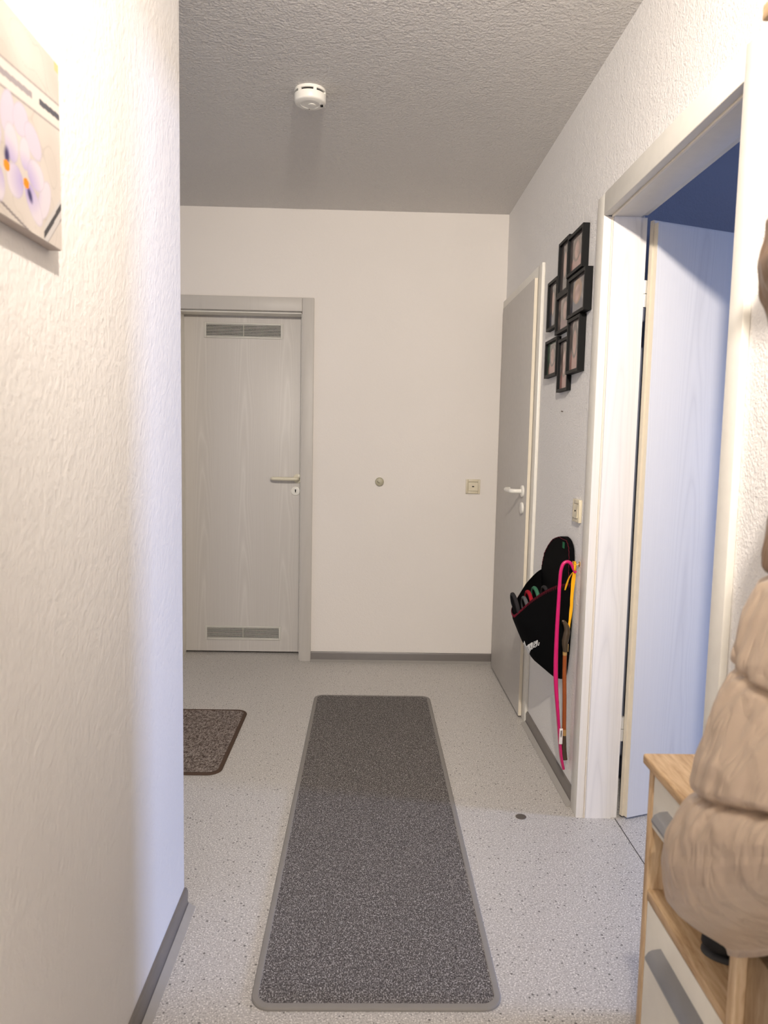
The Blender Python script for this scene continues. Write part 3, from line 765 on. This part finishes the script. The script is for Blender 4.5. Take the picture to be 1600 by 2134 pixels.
pp = [Vector((XR-0.021, cshift(z)+halfw(z)-0.006, z)) for z, _ in top] + [Vector((XR-0.021, cshift(z)-halfw(z)+0.006, z)) for z, _ in reversed(top)]
for i in range(len(pp)-1):
    m_ = (pp[i]+pp[i+1])/2 + Vector((0, -0.005 if i < 9 else 0.005, -0.002)); tube(b, [pp[i], m_, pp[i+1]], 0.0009, 4)
obj('stitching', b, 'stitch_red', pf)
obj('fabric_tag', box(BM(), XR-0.0225, XR-0.0205, 2.690, 2.712, 0.893, 0.915), 'tag_green', t)
# embroidered script, cursive strokes laid on the front: only its end shows from here
GL = {'W': ([[(0, 1.5), (0.15, 0.1), (0.45, 1.1), (0.75, 0.1), (1.0, 1.5)]], 1.15), 'i': ([[(0, 0.3), (0.2, 1), (0.2, 0.1), (0.45, 0.2)], [(0.22, 1.3), (0.25, 1.36)]], 0.45),
      'l': ([[(0, 0.3), (0.35, 1.6), (0.2, 1.8), (0.1, 1.2), (0.15, 0.1), (0.45, 0.25)]], 0.45), 'k': ([[(0, 0.3), (0.3, 1.7), (0.15, 1.8), (0.1, 0)], [(0.1, 0.4), (0.45, 1.0), (0.2, 0.55), (0.5, 0), (0.65, 0.2)]], 0.65),
      'o': ([[(0.5, 0.9), (0.15, 1.0), (0.0, 0.5), (0.2, 0.0), (0.5, 0.3), (0.45, 0.95), (0.7, 0.8)]], 0.7),
      'm': ([[(0, 0.8), (0.1, 1.0), (0.12, 0.0)], [(0.12, 0.1), (0.3, 0.95), (0.45, 0.9), (0.45, 0.0)], [(0.45, 0.1), (0.62, 0.95), (0.8, 0.9), (0.8, 0.1), (1.05, 0.25)]], 1.05),
      'e': ([[(0, 0.3), (0.35, 0.6), (0.4, 0.95), (0.15, 0.9), (0.08, 0.3), (0.3, 0.0), (0.6, 0.3)]], 0.6),
      'n': ([[(0, 0.5), (0.12, 1.0), (0.12, 0.0)], [(0.12, 0.1), (0.32, 0.95), (0.48, 0.85), (0.48, 0.15), (0.65, 0.08), (0.85, 0.5)]], 0.85)}
def surf(sx, z):  # sx arc coordinate: 0 near side .. growing to the far side
    th = sx
    lo, hi = 0.0, 1.0
    s = (z-0.3985)/(rimz(th)-0.3985)
    return pouch_pt(th, min(1, max(0, s)), 0.0016)
b = BM(); th = math.radians(38); H = 0.0205
word = 'Willkommen'
def place(word):
    x = 0.0; strokes = []
    for ch in word:
        st, adv = GL[ch]
        for s_ in st: strokes.append([(x+p[0]+0.22*p[1], p[1]) for p in s_])
        x += adv
    return strokes, x
strokes, tot = place(word)
for s_ in strokes:
    pts = spline([(p[0], p[1], 0) for p in s_], 5)
    out = []
    for p in pts:
        q = (tot - p.x)                       # distance back from the end of the word
        ang_ = th + q*H/0.135
        if ang_ > PI-0.15: continue
        z = 0.538 - q*H*0.55 + p.y*H
        out.append(surf(ang_, z))
    if len(out) > 2: tube(b, out, 0.0010, 6)
obj('embroidery', b, 'thread_white', pf)

# slippers in the pouch
for nm, lab, xc, yc, zt, w_, mt_, tilt in (
    ('slipper', 'charcoal felt slipper sticking out furthest at the left of the pouch', 0.592, 2.765, 0.702, 0.05, 'slipper_charcoal', -0.030),
    ('slipper', 'grey felt slipper in the pouch between the charcoal and the red one', 0.624, 2.758, 0.690, 0.05, 'slipper_grey', -0.02),
    ('slipper', 'red felt slipper in the black pouch', 0.640, 2.765, 0.712, 0.058, 'slipper_red', -0.02),
    ('slipper', 'green felt slipper in the black pouch', 0.662, 2.760, 0.728, 0.060, 'slipper_green', -0.018),
    ('slipper', 'dark felt slipper closest to the wall in the black pouch', 0.690, 2.745, 0.735, 0.055, 'slipper_charcoal', -0.012)):
    t2 = thing(nm, lab, 'slipper', (xc, yc, 0.58), 'slippers in the felt pouch')
    def sole(wd, z0, zt_, x0, x1):
        out = [(yc-wd*0.75, z0)]
        for k in range(13):
            a = PI - PI*k/12; out.append((yc+wd*math.cos(a), zt_-wd*0.9+wd*0.9*math.sin(a)))
        out.append((yc+wd*0.75, z0))
        bb = BM(); prism(bb, out, x0, x1, 'x')
        for v in bb.verts: v.co.x += tilt*(v.co.z-z0)/(zt_-z0)
        return bb
    obj('sole', sole(w_, 0.58, zt, xc-0.002, xc+0.004), 'felt_inside', t2)
    # edge binding of the sole and the upper behind it
    bb = BM(); pts = []
    for k in range(21):
        a = PI - PI*k/20; z = zt-w_*0.9+w_*0.9*math.sin(a); pts.append((xc+0.0005+tilt*(z-0.58)/(zt-0.58), yc+w_*math.cos(a), z))
    pts = [(pts[0][0]-tilt*0.5, yc-w_*0.8, 0.615)] + pts + [(pts[-1][0]-tilt*0.5, yc+w_*0.8, 0.615)]
    tube(bb, pts, 0.0075, 8); obj('binding', bb, mt_, t2)

# ------------------------------------------------------------------ shoehorns with hook and yellow ribbon
b = BM(); HY = 2.562
path = spline([(0.7400, HY, 0.826), (0.733, HY, 0.838), (0.724, HY, 0.856), (0.710, HY, 0.864), (0.696, HY, 0.857), (0.6885, HY, 0.835), (0.686, HY, 0.80), (0.684, HY, 0.70), (0.683, HY, 0.60), (0.684, HY, 0.50), (0.688, HY, 0.42), (0.697, HY, 0.33), (0.708, HY, 0.23), (0.718, HY, 0.15), (0.729, HY, 0.104)], 6)
rad = []
for p in path:
    r = 0.0060
    if p.z < 0.80: r = 0.0060 + 0.0020*min(1, (0.80-p.z)/0.3)
    ra, rb = r, r
    if p.z < 0.45: k = min(1, (0.45-p.z)/0.2); ra = r*(1-0.35*k); rb = r*(1+1.0*k)
    if p.z < 0.135: rb *= max(0.15, (p.z-0.098)/0.037)**0.5
    rad.append((ra, rb))
tube(b, path, [(ra, rb) for ra, rb in rad], 16)
t = thing('shoehorn', 'long bright pink plastic shoehorn hanging by its hooked top', 'shoehorn', (0.70, HY, 0.10))
obj('shoehorn_body', b, 'pink_plastic', t)
b = BM(); box(b, 0.7035, 0.7150, HY-0.0195, HY-0.0150, 0.205, 0.262, 0.0005)
lb = obj('price_label', b, 'label_white', t)
b = BM(); rr = random.Random(5)
for k in range(7):
    z = 0.232+k*0.0038; box(b, 0.706, 0.7125, HY-0.0200, HY-0.0194, z, z+rr.uniform(0.001, 0.0028))
obj('label_print', b, 'label_ink', lb)
t = thing('shoehorn', 'brown wooden shoehorn with horn claw handle and brass rings', 'shoehorn', (0.722, 2.578, 0.14))
WY = 2.578
b = BM(); path = spline([(0.703, WY, 0.646), (0.710, WY, 0.645), (0.7195, WY, 0.630), (0.7240, WY, 0.612), (0.721, WY, 0.590), (0.718, WY, 0.570), (0.7185, WY, 0.552), (0.7190, WY, 0.536)], 5)
n = len(path); tube(b, path, [(0.0028+0.0095*math.sin(min(1, i/(n-1)*1.35)*PI*0.62)**1.0*(1 if i/(n-1) < 0.7 else 1-0.45*(i/(n-1)-0.7)/0.3), 0.003+0.009*min(1, i/n*2)) for i in range(n)], 14)
obj('claw_handle', b, 'horn_dark', t)
b = BM(); tube(b, [(0.7190, WY, 0.545), (0.7195, WY, 0.522)], 0.0079, 14); obj('brass_ring', b, 'brass', t)
b = BM(); tube(b, spline([(0.7195, WY, 0.524), (0.7210, WY, 0.45), (0.7255, WY, 0.36), (0.729, WY, 0.245)], 6), 0.0074, 14); obj('shaft', b, 'horn_wood', t)
b = BM(); tube(b, [(0.7292, WY, 0.247), (0.7300, WY, 0.224)], 0.0079, 14); obj('brass_ring', b, 'brass', t)
b = BM(); tube(b, spline([(0.730, WY, 0.226), (0.731, WY, 0.20), (0.732, WY, 0.17), (0.7335, WY, 0.15), (0.735, WY, 0.132)], 5), [(0.0068-0.001*math.sin(i/20*PI), 0.0072+0.004*(i/20)) for i in range(21)], 14); obj('horn_spoon', b, 'horn_dark', t)
b = BM()
for k in range(9): bmesh.ops.create_icosphere(b, subdivisions=1, radius=0.0016, matrix=Matrix.Translation((0.7285, WY-0.007, 0.535+k*0.0032+0.003)))
obj('bead_chain', b, 'brass', t)
t = thing('wall_hook', 'small metal wall hook holding the two shoehorns', 'hook', (XR, 2.556, 0.83))
b = BM(); lathe(b, [(0, 0), (0.009, 0), (0.009, 0.002), (0, 0.003)], (XR, 2.556, 0.858), '-x', 20); obj('hook_plate', b, 'brass', t)
b = BM(); tube(b, spline([(XR-0.002, 2.556, 0.858), (XR-0.018, 2.556, 0.852), (XR-0.024, 2.556, 0.858), (XR-0.024, 2.556, 0.868)], 5), 0.0018, 8); obj('hook_wire', b, 'brass', t)
t = thing('ribbon', 'yellow ribbon tied in a knot on the wall hook', 'ribbon', (0.735, 2.57, 0.62))
def strap(pts, w_, th_=0.0012):
    bb = BM(); pp = spline(pts, 6); tube(bb, pp, [(th_+0.0006*math.sin(i*0.9), w_*(1+0.2*math.sin(i*0.6))) for i in range(len(pp))], 10); return bb
b = BM()
for q in range(3):
    pts = [(0.737+0.004*math.cos(a+q), 2.560+0.010*math.cos(a+q*0.8), 0.848+0.015*math.sin(a)+q*0.002) for a in [k*PI/4 for k in range(9)]]
    tube(b, pts, (0.0035), 8)
obj('knot', b, 'yellow_ribbon', t)
b = strap([(0.738, 2.566, 0.834), (0.7375, 2.574, 0.77), (0.7360, 2.580, 0.70), (0.7330, 2.584, 0.64), (0.7300, 2.586, 0.614)], 0.0050); obj('ribbon_loop', b, 'yellow_ribbon', t)
b = strap([(0.737, 2.562, 0.830), (0.732, 2.572, 0.79), (0.734, 2.578, 0.74), (0.734, 2.582, 0.68), (0.7300, 2.583, 0.612)], 0.0035); obj('ribbon_loop', b, 'yellow_ribbon', t)
b = strap([(0.737, 2.564, 0.830), (0.728, 2.580, 0.812), (0.722, 2.590, 0.790), (0.716, 2.60, 0.755)], 0.0042); obj('ribbon_end', b, 'yellow_ribbon', t)

# ------------------------------------------------------------------ shoe cabinet
CX = 0.500
t = thing('shoe_cabinet', 'oak and white shoe cabinet with drawer and open shelf under the jacket', 'cabinet', (0.62, 1.068, 0))
b = BM(); box(b, CX, 0.734, 1.209, 1.227, 0.0, 0.722, 0.0008); obj('side_panel', b, 'oak_z', t)
b = BM(); box(b, CX, 0.734, 0.909, 0.925, 0.0, 0.722, 0.0008); obj('side_panel', b, 'oak_z', t)
b = BM(); box(b, CX-0.010, 0.734, 0.907, 1.236, 0.7225, 0.741, 0.004, 3); obj('cabinet_top', b, 'oak_y', t)
b = BM(); box(b, CX, 0.734, 0.9255, 1.2085, 0.489, 0.506, 0.0008); obj('shelf', b, 'oak_y', t)
b = BM(); box(b, 0.726, 0.734, 0.9255, 1.2085, 0.02, 0.722); obj('back_panel', b, 'oak_z', t)
b = BM(); box(b, CX+0.001, 0.70, 0.928, 1.207, 0.621, 0.719, 0.001)
dr = obj('drawer', b, 'white_lacquer', t)
def bar(y0, y1, z):
    bb = BM()
    pr = [(CX+0.001, z+0.008), (CX-0.013, z+0.006), (CX-0.020, z+0.002), (CX-0.025, z-0.006), (CX-0.0245, z-0.011), (CX-0.021, z-0.013), (CX-0.018, z-0.008), (CX-0.011, z-0.003), (CX+0.001, z-0.001)]
    prism(bb, pr, y0, y1, 'y'); return bb
obj('drawer_handle', bar(0.985, 1.148, 0.672), 'handle_grey', dr)
b = BM(); box(b, CX+0.001, CX+0.017, 0.928, 1.207, 0.03, 0.4865, 0.001)
fl = obj('flap_door', b, 'white_lacquer', t)
obj('flap_handle', bar(0.985, 1.142, 0.436), 'handle_grey', fl)
# low bench unit next to it, towards the viewer
t = thing('bench_cabinet', 'plain oak bench cabinet beside the shoe cabinet under the jacket', 'cabinet', (0.62, 0.6, 0))
b = BM(); box(b, CX-0.010, 0.734, 0.888, 0.9065, 0.0, 0.640, 0.0015); obj('side_panel', b, 'oak_z', t)
b = BM(); box(b, CX+0.004, CX+0.020, 0.30, 0.8875, 0.02, 0.636, 0.001); obj('front_panel', b, 'oak_shaded', t)
b = BM(); box(b, CX+0.021, 0.734, 0.30, 0.8875, 0.600, 0.636, 0.001); obj('bench_top', b, 'oak_shaded', t)
b = BM(); box(b, CX+0.004, 0.734, 0.281, 0.2995, 0.0, 0.640, 0.0015); obj('side_panel', b, 'oak_shaded', t)
# black bag on the bench
t = thing('handbag', 'black bag lying on the oak bench under the jacket', 'bag', (0.63, 0.70, 0.637))
b = BM(); prism(b, rrect(0.525, 0.725, 0.52, 0.870, 0.04, 6), 0.637, 0.722, 'z')
bmesh.ops.bevel(b, geom=[e for e in b.edges if abs(e.verts[0].co.z-e.verts[1].co.z) < 1e-5], offset=0.02, segments=4, affect='EDGES')
obj('bag_body', b, 'bag_black', t)
b = BM(); tube(b, spline([(0.530, 0.86, 0.66), (0.508, 0.845, 0.690), (0.500, 0.80, 0.672), (0.506, 0.74, 0.655), (0.53, 0.70, 0.66)], 6), (0.004), 8); obj('bag_strap', b, 'bag_black', t)
# shoe on the open shelf
t = thing('shoe', 'black shoe on the open shelf of the shoe cabinet', 'shoe', (0.62, 1.06, 0.5065))
def loftshoe(z0, z1, grow):
    bb = BM(); rings = []
    N = 18
    for j in range(9):
        f = j/8
        ring = []
        for k in range(N*2):
            a = 2*PI*k/(N*2)
            ux = math.cos(a); uy = math.sin(a)
            lx = 0.098*ux; wy = (0.040 + 0.006*math.cos(a)*-1)*uy
            top = z0 + (z1-z0)*(0.45 if ux < -0.2 else 1.0 if ux > 0.3 else 0.45+0.55*(ux+0.2)/0.5)
            sc_ = 1 - grow*(f**2)
            ring.append(bb.verts.new((0.622+lx*(1-0.12*f*f), 1.050+wy*sc_, z0+(top-z0)*f)))
        rings.append(ring)
    for j in range(8):
        for k in range(N*2): bb.faces.new((rings[j][k], rings[j][(k+1) % (N*2)], rings[j+1][(k+1) % (N*2)], rings[j+1][k]))
    bb.faces.new(list(reversed(rings[0]))); bb.faces.new(rings[-1]); return bb
obj('shoe_upper', loftshoe(0.521, 0.600, 0.42), 'shoe_black', t)
obj('shoe_sole', loftshoe(0.5065, 0.5215, 0.0), 'shoe_sole', t)

# ------------------------------------------------------------------ coat rack: hat shelf, rail and hooks
t = thing('coat_rack', 'oak hat shelf of the coat rack at the top right', 'coat rack', (0.62, 0.6, 1.83))
b = BM(); box(b, CX, 0.750, 0.10, 1.004, 1.826, 1.846, 0.002); obj('hat_shelf', b, 'oak_y', t)
b = BM(); box(b, 0.734, 0.751, 0.12, 0.90, 1.66, 1.74, 0.002); obj('hook_rail', b, 'oak_y', t)
for yk in (0.28, 0.50, 0.72):
    b = BM(); tube(b, spline([(0.734, yk, 1.715), (0.700, yk, 1.705), (0.668, yk, 1.690), (0.655, yk, 1.705), (0.652, yk, 1.728)], 5), 0.005, 10); obj('coat_hook', b, 'handle_grey', t)
b = BM(); prism(b, [(0.750, 1.74), (0.750, 1.826), (0.60, 1.826)], 0.16, 0.176, 'y'); obj('shelf_bracket', b, 'oak_z', t)

# ------------------------------------------------------------------ puffer jacket hanging from the rack
t = thing('puffer_jacket', 'beige quilted puffer jacket hanging over the cabinets at the right edge', 'jacket', (0.58, 0.72, 0.64))
TAB = [(0.600, 0.492), (0.612, 0.478), (0.625, 0.455), (0.640, 0.430), (0.655, 0.412), (0.678, 0.396), (0.705, 0.387), (0.737, 0.384), (0.777, 0.388), (0.800, 0.395), (0.815, 0.402), (0.826, 0.409), (0.831, 0.412), (0.836, 0.409), (0.850, 0.406), (0.886, 0.413), (0.93, 0.426), (0.968, 0.438), (0.985, 0.445), (0.996, 0.452), (1.001, 0.455), (1.006, 0.452), (1.020, 0.453), (1.049, 0.458), (1.086, 0.470), (1.110, 0.480), (1.120, 0.488), (1.130, 0.485), (1.16, 0.486), (1.237, 0.492), (1.33, 0.502), (1.40, 0.490), (1.417, 0.474), (1.456, 0.455), (1.49, 0.448), (1.549, 0.460), (1.60, 0.52), (1.64, 0.55), (1.68, 0.60)]
def lerp_tab(tab, z):
    if z <= tab[0][0]: return tab[0][1]
    for (a, p), (c, q) in zip(tab, tab[1:]):
        if z <= c:
            return p + (q-p)*(z-a)/(c-a)
    return tab[-1][1]
SEAMS = [0.831, 1.001, 1.118, 1.30, 1.41]
def jx(z):
    return (lerp_tab(TAB, z-0.003)+lerp_tab(TAB, z)+lerp_tab(TAB, z+0.003))/3
def jacket_point(z, ang, zf=None):
    xb = 0.487 if z < 0.752 else 0.487 + (0.640-0.487)*min(1, (z-0.752)/0.09)
    xt = jx(z)
    a = max(0.004, (xb-xt)/1.86)
    xc = xb - a
    ky = 1.0
    by = 0.245*ky*(0.80 + 0.20*min(1, max(0, (z-0.60)/0.07)))
    yc = 0.700
    e = 2/3.0
    ca, sa = math.cos(ang), math.sin(ang)
    x = xc - a*math.copysign(abs(ca)**e, ca)
    y = yc + by*math.copysign(abs(sa)**e, sa)
    return Vector((x, y, z)), a
def jacket_mesh(z0, z1, nz, na, mat_name, part):
    bb = BM(); rings = []
    for j in range(nz+1):
        z = z0 + (z1-z0)*j/nz
        ring = []
        for k in range(na):
            an = 2*PI*k/na
            p, a = jacket_point(z, an)
            # hem climbs towards the viewer
            low = max(0, 1-(z-0.60)/0.42)
            t_ = max(0, 0.935-p.y); rise = min(0.30, t_*t_/(t_+0.08)) * low
            p = p + Vector((0, 0, rise))
            ds = min(abs(z-s) for s in SEAMS)
            nrm = Vector((-math.cos(an), math.sin(an)*0.9, 0)).normalized()
            fold = math.exp(-ds/0.045)*math.sin(p.y*120 + 6*noise.noise(Vector((p.y*12, z*9, 3))) + p.x*110)*0.0075*(0.5+noise.noise(Vector((p.y*20, p.x*20, 7)))) - math.exp(-(ds/0.0055)**2)*0.009
            wr_ = noise.noise(Vector((p.x*16, p.y*13, p.z*22)))*0.0048 + noise.noise(Vector((p.x*20, p.y*60+9, p.z*16)))*0.0016
            ridge = (0.5-abs(noise.noise(Vector((p.x*10+4, p.y*11, p.z*22)))))*0.0036
            amp = 1.0 if a > 0.03 else a/0.03
            dd = (fold+wr_+ridge-0.003)*amp
            if math.cos(an) < -0.2: dd = min(dd, 0)*0.3 + 0
            p = p + nrm*dd
            ring.append(bb.verts.new(p))
        rings.append(ring)
    for j in range(nz):
        for k in range(na): bb.faces.new((rings[j][k], rings[j][(k+1) % na], rings[j+1][(k+1) % na], rings[j+1][k]))
    bb.faces.new(list(reversed(rings[0]))); bb.faces.new(rings[-1])
    return obj(part, bb, mat_name, t, auto=70)
jb = jacket_mesh(0.602, 1.117, 200, 220, 'puffer_beige', 'quilted_body')
jacket_mesh(1.118, 1.43, 80, 180, 'puffer_brown', 'sleeve_part')
jacket_mesh(1.43, 1.66, 60, 140, 'puffer_brown', 'shoulder_part')
# fur hood edge
b = BM(); cc = Vector((0.62, 0.80, 1.47)); N1, N2 = 60, 26; rings = []
pts = []
for i in range(N1):
    a = 2*PI*i/N1
    pts.append(Vector((0.560+0.055*math.cos(a), 0.82+0.085*math.cos(a)*0.9, 1.485+0.070*math.sin(a))))
for i in range(N1):
    tt = (pts[(i+1) % N1]-pts[i-1]).normalized(); u = Vector((0.3, -0.9, 0)); u = (u-tt*u.dot(tt)).normalized(); w_ = tt.cross(u)
    ring = []
    for k in range(N2):
        a = 2*PI*k/N2; p = pts[i] + (u*math.cos(a)+w_*math.sin(a))*0.036
        nn = noise.noise(p*90)*0.008 + noise.noise(p*30)*0.006
        ring.append(b.verts.new(pts[i] + (u*math.cos(a)+w_*math.sin(a))*(0.036+nn)))
    rings.append(ring)
for i in range(N1):
    for k in range(N2): b.faces.new((rings[i][k], rings[i][(k+1) % N2], rings[(i+1) % N1][(k+1) % N2], rings[(i+1) % N1][k]))
obj('fur_trim', b, 'fur_brown', t, auto=80)
